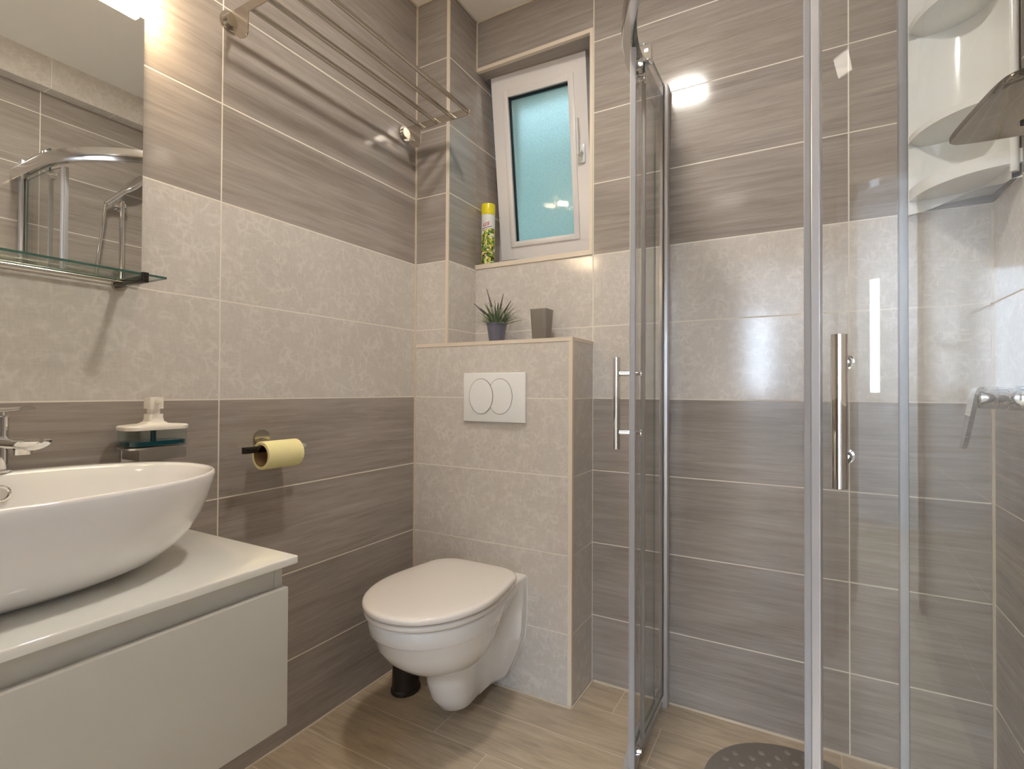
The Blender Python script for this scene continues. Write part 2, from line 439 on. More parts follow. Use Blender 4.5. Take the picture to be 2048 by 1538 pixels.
trim(11, (A+.001, A+.006, YBACK, YB-.006, ZC-.005, ZC-.0005), (A+.006, XP, YB-.006, YB-.002, ZC-.005, ZC-.0005), (XP+.002, XP+.006, YB, YF, ZC-.005, ZC-.0005), (XP+.006, 0.345, YF-.006, YF-.001, ZC-.005, ZC-.0005), mat='caulk')

# ------------------------------------------------------------------ window in the far wall (tilted in at the top)
win = tag(bpy.data.objects.new('window_1', None), kind='structure'); COL.objects.link(win); win.location = (WX0, 1.9, WZ0)
fr = MB()
FY0, FY1 = 1.895, 1.965
for x0, x1, z0, z1 in ((WX0, WX0+.055, WZ0, WZ1), (WX1-.055, WX1, WZ0, WZ1), (WX0+.055, WX1-.055, WZ0, WZ0+.05), (WX0+.055, WX1-.055, WZ1-.05, WZ1)):
    fr.box(x0, x1, FY0, FY1, z0, z1, .003)
fr.build('window_frame', M['pvc'], win)
gk = MB()
for x0, x1, z0, z1 in ((WX0+.055, WX0+.062, WZ0+.05, WZ1-.05), (WX1-.062, WX1-.055, WZ0+.05, WZ1-.05)):
    gk.box(x0, x1, FY0+.004, FY1-.01, z0, z1)
gk.build('frame_gasket', M['gasket'], win)
k = 1.106
yaw, tilt = -0.0535, 0.1438
sash_M = Matrix.Translation((-1.0064*k, 1.70*k, 1.00474+(1.4985-1.00474)*k)) @ Matrix.Rotation(-yaw, 4, 'Z') @ Matrix.Rotation(tilt, 4, 'X')
W, L = 0.3619*k, 0.6551*k
rl, rr_, rb, rt = .0613*k, .0626*k, .0599*k, .0772*k
def sash_build(mb, name, mat, parent, **kw):
    bmesh.ops.transform(mb.bm, matrix=sash_M, verts=mb.bm.verts)
    return mb.build(name, mat, parent, **kw)
s = MB()                                                   # sash local: x right, z up, -y into the room
for x0, x1, z0, z1 in ((0, rl, 0, L), (W-rr_, W, 0, L), (rl, W-rr_, 0, rb), (rl, W-rr_, L-rt, L)):
    s.box(x0, x1, 0, .055, z0, z1)
for x0, x1, z0, z1 in ((rl*.72, rl+.004, rb*.72, L-rt*.72), (W-rr_-.004, W-rr_*.72, rb*.72, L-rt*.72), (rl, W-rr_, rb*.72, rb+.004), (rl, W-rr_, L-rt-.004, L-rt*.72)):
    s.box(x0, x1, -.006, .004, z0, z1, .003)
sash = sash_build(s, 'sash', M['pvc'], win)
g = MB(); g.box(rl+.004, W-rr_-.004, .022, .028, rb+.004, L-rt-.004)
sash_build(g, 'frosted_pane', M['frosted'], sash, smooth=False)
g = MB()
for x0, x1, z0, z1 in ((rl+.003, rl+.009, rb, L-rt), (W-rr_-.006, W-rr_-.003, rb, L-rt), (rl+.009, W-rr_-.006, L-rt-.010, L-rt-.003), (rl+.009, W-rr_-.006, rb+.003, rb+.006)):
    g.box(x0, x1, .010, .021, z0, z1)
sash_build(g, 'pane_gasket', M['gasket'], sash, smooth=False)
g = MB()
hx, hz = W-.030, L*.50
g.box(hx-.015, hx+.015, -.010, -.0005, hz-.035, hz+.035, .004)
g.cyl((hx, -.010, hz), (hx, -.036, hz), .010, 20)
g.tube([(hx, -.034, hz-.008), (hx, -.040, hz+.015), (hx, -.041, hz+.06), (hx, -.040, hz+.118)], [.0105, .010, .0095, .009], 14, squash=(.55, 1.0))
sash_build(g, 'window_handle', M['plastic'], sash)

# outside the window: rendered wall of the light well and a shutter box over the opening
struct('wall_light_well', MB().box(-2.6, 1.2, 2.75, 2.85, 0.0, 2.52), M['lightwell'], smooth=False)

# ------------------------------------------------------------------ ceiling lights and the added hall fill panel
def ceiling_light(x, y, z, s, mat, label):
    t = thing('ceiling_light', (x, y, z), label, 'ceiling light')
    mb = MB(); mb.box(x-s/2, x+s/2, y-s/2, y+s/2, z-.014, z-.0006, .003); mb.build('light_frame', M['plastic'], t)
    mb = MB(); mb.box(x-s/2+.012, x+s/2-.012, y-s/2+.012, y+s/2-.012, z-.0165, z-.0145); mb.build('diffuser', M[mat], t, smooth=False)
    return t
ceiling_light(-0.49, 0.85, ZC, .16, 'led', 'square white ceiling light panel above the middle of the bathroom')
ceiling_light(-0.05, -1.95, 2.5, .50, 'hall_fill', 'large square unseen fill light panel added in the hall outside the doorway')  # added out of view: hall fill for surfaces facing the doorway
ceiling_light(-0.50, -0.80, ZC, .20, 'led2', 'square white ceiling light panel near the doorway')

# ------------------------------------------------------------------ mirror, its lamp and its shelf
mb = MB(); MZ0, MZ1, MY0, MY1 = 1.240, 1.827, -0.005, 0.5945
mb.box(A+.0005, A+.006, MY0, MY1, MZ0, MZ1)
for f in mb.bm.faces:
    f.material_index = 0 if f.calc_center_median().x > A+.0055 else 1
tag(mb.build('wall_mirror', None, smooth=False, mats=[M['mirror'], M['mirror_edge']]), 'frameless rectangular mirror on the tiled wall above the basin', 'mirror')

lamp = thing('mirror_lamp', (A, .30, 1.856), 'glowing two tube wall lamp over the top edge of the mirror', 'lamp')
mb = MB(); mb.box(A+.0008, A+.020, .30, .43, 1.832, 1.880, .004); mb.build('wall_plate', M['chrome'], lamp)
mb = MB(); mb.cyl((A+.018, .365, 1.856), (A+.0455, .365, 1.856), .007, 16); mb.build('arm', M['chrome'], lamp)
for y0, y1 in ((.455, .600), (.13, .275)):
    mb = MB(); mb.tube([(A+.0455, y0, 1.856), (A+.0455, y0+.004, 1.856), (A+.0455, y1-.004, 1.856), (A+.0455, y1, 1.856)], [.010, .0145, .0145, .010], 24)
    mb.build('glowing_tube', M['tube'], lamp)
mb = MB(); mb.cyl((A+.0455, .279, 1.856), (A+.0455, .451, 1.856), .0125, 24); mb.build('socket', M['chrome'], lamp)

sh = thing('glass_wall_shelf', (A, .29, 1.238), 'clear glass shelf on dark chrome brackets under the mirror', 'shelf')
mb = MB(); mb.box(A+.008, -1.1745, -.005, .594, 1.2355, 1.2400)
for f in mb.bm.faces: f.material_index = 0 if abs(f.normal.z) > .5 else 1
bmesh.ops.recalc_face_normals(mb.bm, faces=mb.bm.faces)
for f in mb.bm.faces: f.material_index = 0 if abs(f.normal.z) > .5 else 1
mb.build('glass_pane', None, sh, smooth=False, mats=[M['shelf_glass'], M['glass_edge']])
for y in (.553, .03):
    mb = MB(); mb.box(A+.004, -1.176, y-.006, y+.006, 1.2215, 1.2350, .001); mb.box(-1.183, -1.172, y-.0062, y+.0062, 1.2217, 1.2425, .0015)
    b = mb.build('shelf_bracket', M['darkmetal'], sh)
    mb = MB(); mb.cyl((A+.0005, y, 1.226), (A+.010, y, 1.226), .0135, 24); mb.build('rosette', M['nickel'], b)
mb = MB(); mb.cyl((A+.011, .553, 1.232), (A+.011, -.005, 1.232), .0026, 12); mb.build('back_rod', M['nickel'], sh)

# ------------------------------------------------------------------ towel rack
rk = thing('towel_rack', (A, 1.12, 1.96), 'brushed metal towel rack of four bars high on the left wall', 'towel rack')
RZ, RY0, RY1 = 1.958, .793, 1.456
for y, sgn in ((RY0, -1), (RY1, 1)):
    mb = MB()
    prof = [(A+.014, RZ+.010), (-1.000, RZ+.010), (-.992, RZ+.004), (-.992, RZ-.008), (-1.000, RZ-.014), (-1.205, RZ-.014),
            (-1.205, RZ-.066), (-1.209, RZ-.072), (-1.222, RZ-.075), (-1.238, RZ-.071), (-1.253, RZ-.060), (-1.264, RZ-.043), (A+.014, RZ-.024)]
    t0, t1 = sorted((y, y+.004*sgn))
    mb.loft([[(px, t0, pz) for px, pz in prof], [(px, t1, pz) for px, pz in prof]])
    arm = mb.build('side_arm', M['nickel'], rk, smooth=False, bevel=.0008)
    mb = MB(); yc = y
    mb.cyl((A+.0005, yc, RZ-.012), (A+.007, yc, RZ-.012), .026, 32); mb.cyl((A+.007, yc, RZ-.012), (A+.016, yc, RZ-.012), .018, 28)
    mb.build('wall_flange', M['nickel'], arm)
    mb = MB(); mb.cyl((-1.240, y-.006*sgn, RZ-.042), (-1.240, y-.0005*sgn, RZ-.042), .008, 20); mb.build('screw', M['chrome'], arm)
for x in (-1.2060, -1.138, -1.0695, -1.0015):
    mb = MB(); mb.cyl((x, RY0+.0002, RZ), (x, RY1-.0002, RZ), .0072, 18); mb.build('bar', M['nickel'], rk)

# ------------------------------------------------------------------ vanity
VY0, VY1 = -.155, .657
van = thing('vanity_cabinet', (A, .25, .39), 'white lacquered wall hung vanity with one deep drawer below the basin', 'cabinet')
mb = MB()
mb.box(A+.001, -.8470, VY0+.02, VY0+.036, .387, .6765); mb.box(A+.001, -.8470, .619, .635, .387, .6765)
mb.box(A+.001, A+.018, VY0+.036, .619, .387, .6765); mb.box(A+.018, -.8470, VY0+.036, .619, .387, .403)
mb.box(-.866, -.8485, VY0+.0365, .6185, .600, .6765)
mb.build('carcass', M['lacquer'], van, smooth=False, bevel=.0008)
mb = MB(); mb.box(-.8465, -.8290, VY0+.02, .635, .387, .6405, .0015); mb.build('drawer_front', M['lacquer'], van)
mb = MB(); mb.box(A+.001, -.8300, VY0, VY1, .6770, .6925, .003, 3)
tag(mb.build('worktop', M['top']), 'glossy white slab top on the vanity, carrying the basin', 'worktop')

bc, BZ = (-1.061, .283), .6925
def oval(cx, cy, a, b, z, n=2.35, seg=72):
    out = []
    for i in range(seg):
        t = 2*PI*i/seg; c, s_ = math.cos(t), math.sin(t)
        out.append((cx + b*math.copysign(abs(c)**(2/n), c), cy + a*math.copysign(abs(s_)**(2/n), s_), z))
    return out
outer = [(.150, .082, .0002), (.166, .096, .001), (.198, .120, .008), (.234, .146, .022), (.262, .166, .042), (.283, .181, .066), (.298, .191, .092), (.309, .197, .118), (.3165, .201, .142), (.3195, .203, .156), (.3185, .202, .1605), (.315, .1985, .1625)]
inner = [(.309, .181, .1615), (.305, .177, .157), (.298, .170, .140), (.281, .159, .105), (.248, .142, .068), (.205, .114, .038), (.140, .074, .022), (.06, .034, .016)]
rings = [oval(bc[0], bc[1], a, b, BZ+z) for a, b, z in outer] + [oval(bc[0]+.016, bc[1], a, b, BZ+z) for a, b, z in inner]
basin = tag(MB().loft(rings).build('vessel_basin', M['ceramic'], angle=180), 'white oval vessel basin sitting on the vanity top', 'basin')
mb = MB()
dc = Vector((-1.2035, .346, .8225)); dn = Vector((1, -.25, .22)).normalized()
q = dn.to_track_quat('Z', 'Y').to_matrix()
mb.loft([[dc + q @ Vector((r*math.cos(2*PI*i/28), r*math.sin(2*PI*i/28), h)) for i in range(28)] for r, h in ((.0145, -.004), (.0145, .002), (.012, .0035), (.0095, .002), (.0095, -.003))])
mb.build('overflow_ring', M['chrome'], basin)
mb = MB(); mb.lathe([(.030, .0), (.030, .004), (.026, .007), (.001, .009)], (bc[0]+.016, bc[1], BZ+.0158), 28); mb.build('drain_plug', M['chrome'], basin)

# basin mixer
fx, fy = -1.243, .3495
fa = thing('basin_faucet', (fx, fy, .855), 'chrome single lever mixer tap standing at the back rim of the basin', 'faucet')
mb = MB(); mb.lathe([(.024, 0), (.024, .004), (.019, .006), (.018, .060), (.019, .098), (.0175, .100)], (fx, fy, .8553), 28); mb.build('tap_body', M['chrome'], fa)
mb = MB()
sp = []
for i in range(15):
    tt = i/14; x = fx+.010+.182*tt; z = .9165+.004*tt
    f_ = min(1, max(0, (tt-.12)/.2)); tip = max(0, (tt-.80)/.20)
    w = (.010+.013*f_)*math.sqrt(max(.02, 1-tip**2.2)); h = (.0055+.0110*f_)*math.sqrt(max(.03, 1-tip**1.6))
    sp.append([(x, fy+w*math.cos(2*PI*k_/24), z+(.0035 if k_ < 12 else h)*math.sin(2*PI*k_/24)) for k_ in range(24)])
mb.loft(sp); mb.build('spout', M['chrome'], fa)
mb = MB(); mb.lathe([(.012, -.004), (.0125, .005)], (fx+.120, fy, .8990), 24); mb.build('aerator', M['chrome'], fa)
mb = MB()
lv = []
for i in range(8):
    tt = i/7; x = fx-.016+.154*tt; w = .0165-.006*tt; h = .0050-.002*tt
    lv.append([(x, fy+w*math.cos(2*PI*k_/16), .9655+.006*tt*tt+h*math.sin(2*PI*k_/16)) for k_ in range(16)])
mb.loft(lv); mb.cyl((fx, fy, .9555), (fx, fy, .963), .015, 24); mb.build('lever', M['chrome'], fa)

# wall soap dispenser
dx, dy = A+.052, .6005
sd = thing('soap_dispenser', (A, dy, .85), 'wall mounted clear soap dispenser with teal soap and a cream pump', 'soap dispenser')
def rrect(cx, cy, hx_, hy_, r, z, n=6):
    out = []
    for sx_, sy_, a0 in ((1, 1, 0), (-1, 1, PI/2), (-1, -1, PI), (1, -1, 3*PI/2)):
        for i in range(n+1):
            a = a0 + PI/2*i/n
            out.append((cx + sx_*(hx_-r) + r*math.cos(a), cy + sy_*(hy_-r) + r*math.sin(a), z))
    return out
hx_, hy_ = .034, .060
mb = MB(); mb.loft([rrect(dx, dy, hx_, hy_, .020, z) for z in (.8805, .8830, .9160)]); mb.build('reservoir', M['bottle'], sd, smooth=True)
mb = MB(); mb.loft([rrect(dx, dy, hx_-.003, hy_-.003, .018, z) for z in (.8835, .8925)]); mb.build('liquid_soap', M['soap'], sd)
mb = MB(); mb.loft([rrect(dx, dy, hx_*a, hy_*b, .020*min(a, b), z) for a, b, z in ((1.03, 1.03, .9163), (1.05, 1.05, .919), (1.05, 1.05, .9235), (1.0, 1.0, .9262), (.62, .40, .9290), (.48, .26, .9340), (.44, .235, .941), (.43, .23, .9495))])
mb.build('lid', M['pump'], sd)
mb = MB()
mb.loft([rrect(dx, dy, .0105, .0105, .006, z) for z in (.9497, .9605)])
mb.loft([rrect(dx, dy, .0145, .0150, .006, z) for z in (.9607, .962, .984, .986)])
mb.box(dx+.0145, dx+.030, dy-.004, dy+.004, .972, .981, .002)
mb.build('pump_head', M['pump'], sd)
mb = MB(); mb.cyl((dx, dy, .884), (dx, dy, .9160), .0055, 14); mb.build('dip_tube', M['soap'], sd)
mb = MB()
mb.loft([rrect(dx, dy, hx_+.002, hy_+.002, .021, z) for z in (.8765, .8803)])
mb.box(A+.0005, A+.004, dy-.040, dy+.040, .845, .880, .001)
mb.box(A+.004, dx+hx_*.7, dy-.038, dy-.034, .852, .8765); mb.box(A+.004, dx+hx_*.7, dy+.052, dy+.056, .852, .8765)
mb.box(dx+hx_*.7-.003, dx+hx_*.7, dy-.034, dy+.052, .852, .8765)
mb.build('bracket', M['steel'], sd)

# ------------------------------------------------------------------ toilet paper holder and roll
ph = thing('toilet_paper_holder', (A, .90, .87), 'chrome toilet paper holder on the left wall beside the vanity', 'toilet paper holder')
hxp, hz_ = A+.062, .8490
mb = MB(); mb.cyl((A+.0005, .893, .872), (A+.007, .893, .872), .0225, 32); mb.build('rosette', M['nickel'], ph)
mb = MB(); mb.cyl((A+.007, .893, .866), (A+.0635, .893, .8555), .0065, 16); mb.build('post', M['nickel'], ph)
mb = MB(); mb.box(hxp-.006, hxp+.007, .801, .900, hz_-.0075, hz_+.0085, .001); mb.build('flat_arm', M['darkmetal'], ph)
mb = MB(); mb.tube([(hxp, .895, hz_-.002), (hxp, .972, hz_-.002), (hxp, .973, hz_-.002), (hxp, .978, hz_-.002), (hxp, .979, hz_-.002), (hxp, .986, hz_-.002)], [.0045, .0045, .0085, .0085, .0055, .0055], 18); mb.build('bar', M['chrome'], ph)
ry, rz_ = (.850, .956), .8320
roll = thing('toilet_paper_roll', (hxp, .90, rz_), 'thin pale yellow toilet paper roll hanging on the chrome holder', 'toilet paper')
def ring_y(r, y, n=40): return [(hxp+r*math.cos(2*PI*i/n), y, rz_+r*math.sin(2*PI*i/n)) for i in range(n)]
mb = MB(); ro, ri = .0365, .0285
mb.loft([ring_y(ri, ry[0]), ring_y(ro-.001, ry[0]), ring_y(ro, ry[0]+.001), ring_y(ro, ry[1]-.001), ring_y(ro-.001, ry[1]), ring_y(ri, ry[1])], False, False)
mb.build('tissue', M['paper'], roll)
mb = MB(); mb.loft([ring_y(ri-.0003, ry[0]+.0005), ring_y(ri-.0003, ry[1]-.0005), ring_y(ri-.0018, ry[1]-.0005), ring_y(ri-.0018, ry[0]+.0005), ring_y(ri-.0003, ry[0]+.0005)], False, False)
mb.build('cardboard_core', M['core'], roll)

# ------------------------------------------------------------------ flush plate
fp = thing('flush_plate', (-.931, YB, .979), 'white rectangular flush plate with two overlapping oval buttons', 'flush plate')
mb = MB(); mb.box(-1.0555, -.8065, YB-.012, YB-.0003, .8945, 1.0645, .003, 3); mb.build('cover_plate', M['plastic'], fp)
def ell_pts(cx, cz, rx, rz, y, n=64): return [(cx+rx*math.cos(2*PI*i/n), y, cz+rz*math.sin(2*PI*i/n)) for i in range(n)]
bz = .983
for cx, dep in ((-.9035, .0001), (-.9795, .0018)):
    rx, rzz = .0475, .060
    mb = MB(); y0 = YB-.012
    mb.loft([ell_pts(cx, bz, rx+.0016, rzz+.0016, y0-.0001), ell_pts(cx, bz, rx+.0016, rzz+.0016, y0-.0004-dep)], False, True)
    rim = mb.build('button_gap', M['grey'], fp, smooth=False)
    mb = MB()
    mb.loft([ell_pts(cx, bz, rx, rzz, y0-.0004-dep), ell_pts(cx, bz, rx, rzz, y0-.0010-dep), ell_pts(cx, bz, rx*.97, rzz*.97, y0-.0014-dep), ell_pts(cx, bz-.012, rx*.80, rzz*.62, y0-.0008-dep), ell_pts(cx, bz-.022, rx*.45, rzz*.28, y0-.0006-dep)], False, True)
    mb.build('button', M['plastic'], fp, angle=60)

# ------------------------------------------------------------------ toilet
TX = -.930
to = thing('toilet', (TX, YB, .04), 'white wall hung toilet with closed lid on the tiled box', 'toilet')
def slice_ring(z, yf, ym, w, yn, nk, fl, wall=YB-.0008):
    half = []
    for i in range(17):                                     # rounded front
        a = PI/2*i/16
        half.append((w*math.sin(a)**0.96, ym-(ym-yf)*math.cos(a)))
    for i in range(1, 9):                                   # draws in to the neck
        tt = i/8; c = .5-.5*math.cos(PI*tt)
        half.append((w+(nk-w)*c, ym+(yn-ym)*tt))
    yfl = wall-.034
    for i in range(1, 5):                                   # spreads into the wall flange
        tt = i/4; c = tt*tt
        half.append((nk+(fl-nk)*c, yn+(yfl-yn)*tt))
    half += [(fl, yfl+.012), (fl, wall)]
    return [(TX+x, y, z) for x, y in half] + [(TX-x, y, z) for x, y in reversed(half[1:])]
SL = [(.044, 1.300, 1.330, .022, 1.44, .030, .048), (.047, 1.272, 1.318, .040, 1.43, .038, .058), (.060, 1.246, 1.305, .052, 1.42, .040, .066), (.10, 1.217, 1.285, .060, 1.41, .041, .085), (.15, 1.199, 1.275, .064, 1.41, .043, .106),
      (.188, 1.190, 1.270, .0665, 1.42, .047, .118), (.198, 1.180, 1.268, .071, 1.43, .049, .120), (.206, 1.158, 1.262, .086, 1.44, .052, .122), (.218, 1.128, 1.252, .104, 1.45, .056, .124), (.240, 1.090, 1.243, .127, 1.455, .064, .126), (.270, 1.054, 1.235, .147, 1.46, .078, .127),
      (.305, 1.028, 1.228, .162, 1.462, .096, .1275), (.340, 1.014, 1.224, .1705, 1.465, .114, .128), (.3455, 1.0085, 1.222, .1735, 1.465, .117, .128), (.350, 1.004, 1.220, .176, 1.465, .119, .128), (.385, 1.001, 1.220, .178, 1.468, .127, .128), (.390, 1.004, 1.220, .176, 1.468, .126, .127), (.3925, 1.011, 1.220, .170, 1.468, .121, .123)]
mb = MB(); mb.loft([slice_ring(*q_) for q_ in SL]); mb.build('bowl', M['ceramic'], to, angle=55)
def lid_ring(off, z, yf=.983, ym=1.215, w=.1865, yb=1.458):
    half = []
    for i in range(19):
        a = PI/2*i/18
        half.append((w*math.sin(a)**0.97, ym-(ym-yf)*math.cos(a)))
    for i in range(1, 9):
        tt = i/8; half.append((w-.0225*tt**1.6, ym+(yb-.085-ym)*tt))
    for i in range(1, 10):
        a = PI/2*i/9
        half.append((w-.0225-.065*(1-math.cos(a))-.03*(i/9)**2, yb-.085+.085*math.sin(a)))
    half.append((.0, yb+.002))
    P_ = [(x, y) for x, y in half] + [(-x, y) for x, y in reversed(half[1:-1])]
    cy_ = 1.215; out = []
    for x, y in P_:
        d_ = math.hypot(x, y-cy_); f_ = max(0, 1-off/d_)
        out.append((TX+x*f_, cy_+(y-cy_)*f_, z))
    return out
mb = MB(); mb.loft([lid_ring(o_, z_) for o_, z_ in ((.020, .3945), (.008, .3968), (.0045, .400), (.0045, .4080), (.008, .4110), (.022, .4116))]); mb.build('seat', M['seat'], to, angle=60)
mb = MB(); mb.loft([lid_ring(o_, z_) for o_, z_ in ((.022, .4158), (.006, .4166), (.001, .4178), (.0, .420), (.0, .4265), (.0015, .4305), (.006, .4335), (.016, .4350), (.05, .4362), (.10, .437), (.16, .4372))]); mb.build('lid', M['seat'], to, angle=60)
for sx_ in (-1, 1):
    mb = MB(); mb.cyl((TX+sx_*.055, 1.476, .4075), (TX+sx_*.095, 1.476, .4076), .010, 18); mb.build('hinge', M['plastic'], to)
mb = MB(); mb.tube([(TX+.1283, YB-.0012, .388), (TX+.1288, YB-.0012, .25), (TX+.122, YB-.0012, .19), (TX+.100, YB-.0012, .128), (TX+.066, YB-.0012, .064)], .0022, 8); mb.build('sealant_bead', M['plastic'], to)

# toilet brush holder
bx, by = -1.166, 1.352
br = thing('toilet_brush_holder', (bx, by, 0), 'black tapered toilet brush holder on the floor behind the toilet', 'toilet brush')
mb = MB(); mb.lathe([(.052, 0.0006), (.054, .004), (.053, .012), (.049, .016), (.047, .10), (.043, .20), (.041, .202), (.038, .20)], (bx, by, 0), 36, sx=.86, sy=1.0); mb.build('canister', M['black'], br)
mb = MB(); mb.lathe([(.036, .2025), (.036, .208), (.012, .214), (.0085, .222), (.0075, .30), (.009, .315), (.004, .320)], (bx, by, 0), 24); mb.build('brush_handle', M['black'], br)

# ------------------------------------------------------------------ things on the box and the sill
px_, py_ = -.9795, 1.621
pl = thing('potted_plant', (px_, py_, ZBOX), 'small artificial lavender in a grey pot on the cistern ledge', 'plant')
mb = MB(); mb.lathe([(.0255, .0018), (.0265, .004), (.0355, .066), (.0375, .067), (.0382, .0735), (.0365, .0745), (.034, .067), (.0, .064)], (px_, py_, ZBOX), 32); mb.build('pot', M['pot'], pl)
mb = MB()
zt = ZBOX+.066
def blade(mb, base, az, lean, length, width, droop):
    d_ = Vector((math.cos(az), math.sin(az), 0)); side = Vector((-d_.y, d_.x, 0)); rows = []
    p_ = Vector(base); ang = PI/2-lean
    for i in range(7):
        tt = i/6; w = width*(1-tt)**.7*(0.6+.8*tt if tt < .5 else 1) + .0002
        nrm = Vector((-d_.x*math.sin(ang), -d_.y*math.sin(ang), math.cos(ang)))
        rows.append([p_-side*w, p_+nrm*w*.35, p_+side*w, p_-nrm*w*.12])
        p_ = p_ + (d_*math.cos(ang) + Vector((0, 0, 1))*math.sin(ang))*(length/6); ang -= droop/6
    mb.loft(rows)
rng = random.Random(5)
for i in range(120):
    az = rng.uniform(0, 2*PI); r0 = rng.uniform(0, .022)
    lean = rng.uniform(.10, 1.30)
    if math.sin(az) > .35: lean = min(lean, .7)
    blade(mb, (px_+r0*math.cos(az), py_+r0*math.sin(az), zt-.004), az, lean, rng.uniform(.055, .105), rng.uniform(.0030, .0050), rng.uniform(.1, 1.3))
mb.build('foliage', M['leaf'], pl, angle=60)
def spike(az, lean, length):
    mb = MB(); d_ = Vector((math.cos(az)*math.sin(lean), math.sin(az)*math.sin(lean), math.cos(lean)))
    b0 = Vector((px_, py_, zt)); tip = b0+d_*length
    mid = b0+d_*length*.5+Vector((0, 0, .004))
    mb.tube([b0, mid, tip], [.0011, .0010, .0006], 6)
    n_ = 15; x_ = d_.orthogonal().normalized(); y_ = d_.cross(x_)
    for i in range(n_):
        tt = .5+.5*i/(n_-1); c = b0.lerp(tip, tt)+Vector((0, 0, .004*(1-tt)))
        for k_ in range(3):
            a = 2*PI*k_/3+i*.9; r_ = (.0034-.0020*(tt-.5)*2)
            q0 = c+(x_*math.cos(a)+y_*math.sin(a))*r_*.3; q1 = c+(x_*math.cos(a)+y_*math.sin(a))*r_*1.25+d_*r_*1.1
            mb.tube([q0, q0.lerp(q1, .5), q1], [r_*.35, r_*.62, r_*.2], 6)
    return mb.build('flower_spike', M['flower'], pl)
for az, lean, ln in ((2.75, .42, .155), (3.3, .82, .125), (.6, .20, .118), (.15, .56, .102), (-2.6, .75, .085), (1.9, .25, .09)):
    spike(az, lean, ln)

def sq_ring(cx, cy, h, r, z): return rrect(cx, cy, h, h, r, z)
cx_, cy_ = -.802, 1.632
mb = MB()
mb.loft([sq_ring(cx_, cy_, a, .011, ZBOX+z) for a, z in ((.0255, .0018), (.027, .0035), (.0325, .108), (.0332, .1125), (.0315, .1128), (.030, .108), (.0245, .006))])
tag(mb.build('bathroom_tumbler', M['taupe'], angle=45), 'square taupe plastic tumbler on the cistern ledge right of the plant', 'tumbler')

kx, ky, kz, kr = -1.0985, 1.748, WZ0+.0018, .0275
can = thing('air_freshener_can', (kx, ky, kz), 'slim spray can with yellow cap and leaf print on the window sill', 'spray can')
mb = MB(); mb.lathe([(.0255, 0), (.0275, .003), (.0275, .1999), (.0265, .2005)], (kx, ky, kz), 36)
mats = [M['print'], M['canwhite']]
bmesh.ops.bisect_plane(mb.bm, geom=mb.bm.verts[:]+mb.bm.edges[:]+mb.bm.faces[:], plane_co=(kx, ky, kz+.135), plane_no=Vector((-.30, .12, 1)).normalized())
for f in mb.bm.faces:
    c = f.calc_center_median()-Vector((kx, ky, kz+.135)); f.material_index = 1 if c.dot(Vector((-.30, .12, 1))) > 0 else 0
body = mb.build('can_body', None, can, mats=mats)
mb = MB(); mb.lathe([(.0278, .2008), (.0280, .203), (.0280, .241), (.0272, .2435), (.020, .2400), (.002, .2395)], (kx, ky, kz), 36); mb.build('cap', M['yellow'], can)
def wrap_text(txt, size, ang, zc, mat, name, shear=0.0):
    cu = bpy.data.curves.new('lettering', 'FONT'); cu.body = txt; cu.size = size; cu.extrude = .0004; cu.align_x = 'CENTER'; cu.shear = shear
    to_ = bpy.data.objects.new('lettering_source', cu); COL.objects.link(to_)
    bpy.context.view_layer.update()
    me = bpy.data.meshes.new_from_object(to_.evaluated_get(bpy.context.evaluated_depsgraph_get()))
    bpy.data.objects.remove(to_)
    mb = MB(); mb.bm.from_mesh(me)
    for v in mb.bm.verts:
        a = ang + v.co.x/kr; rr = kr+.0003+v.co.z+.0004
        v.co = Vector((kx+rr*math.cos(a), ky+rr*math.sin(a), kz+zc+v.co.y+v.co.x*.25))
    return mb.build(name, M[mat], body, smooth=False)
fa_ang = math.atan2(-ky, -kx)          # towards the room
wrap_text('us', .030, fa_ang-.32, .153, 'red', 'lettering', .2)
mb = MB(); arc = []
for i in range(15):
    a = fa_ang-.95+1.5*i/14; arc.append((kx+(kr+.0006)*math.cos(a), ky+(kr+.0006)*math.sin(a), kz+.142+.010*i/14))
mb.tube(arc, .0012, 6); mb.build('underline', M['navy'], body)

# ------------------------------------------------------------------ shower enclosure: quadrant with two curved sliding doors
CX, CY, R = .152, 1.454, .55          # centre and radius of the curve
def arc_path(r, a0, a1, n=28):
    """plan path on the curve, angle 0 = towards the left room, 90 deg = towards the camera"""
    out = []
    for i in range(n+1):
        a = math.radians(a0+(a1-a0)*i/n); nx, ny = -math.cos(a), -math.sin(a)
        out.append((CX+nx*r, CY+ny*r, nx, ny))
    return out
def full_path(r, y_end, x_end, n=40):
    return [(CX-r, y_end, -1, 0)] + arc_path(r, 0, 90, n) + [(x_end, CY-r, 0, -1)]
en = thing('shower_enclosure', (CX, CY, 0), 'quadrant shower enclosure of clear glass with two open curved sliding doors', 'shower enclosure')
ZT0, ZT1 = 1.897, 1.950
mb = MB(); mb.sweep(full_path(R+.010, YF-.0008, XR-.0008), [(.0, ZT0), (.020, ZT0), (.024, ZT0+.008), (.024, ZT1-.010), (.018, ZT1), (.0, ZT1), (-.014, ZT1), (-.014, ZT1-.006), (-.003, ZT1-.006), (-.003, ZT0)])
mb.build('top_rail', M['rail'], en, angle=50)
mb = MB(); mb.sweep(full_path(R+.006, YF-.0008, XR-.0008), [(-.010, .0006), (.024, .0006), (.026, .012), (.020, .034), (.008, .038), (.006, .018), (-.010, .018)])
mb.build('bottom_rail', M['alu'], en, angle=50)
PX = CX-R+.002                       # plane of the left fixed panel
PYN = CY-R+.002                      # plane of the front fixed panel
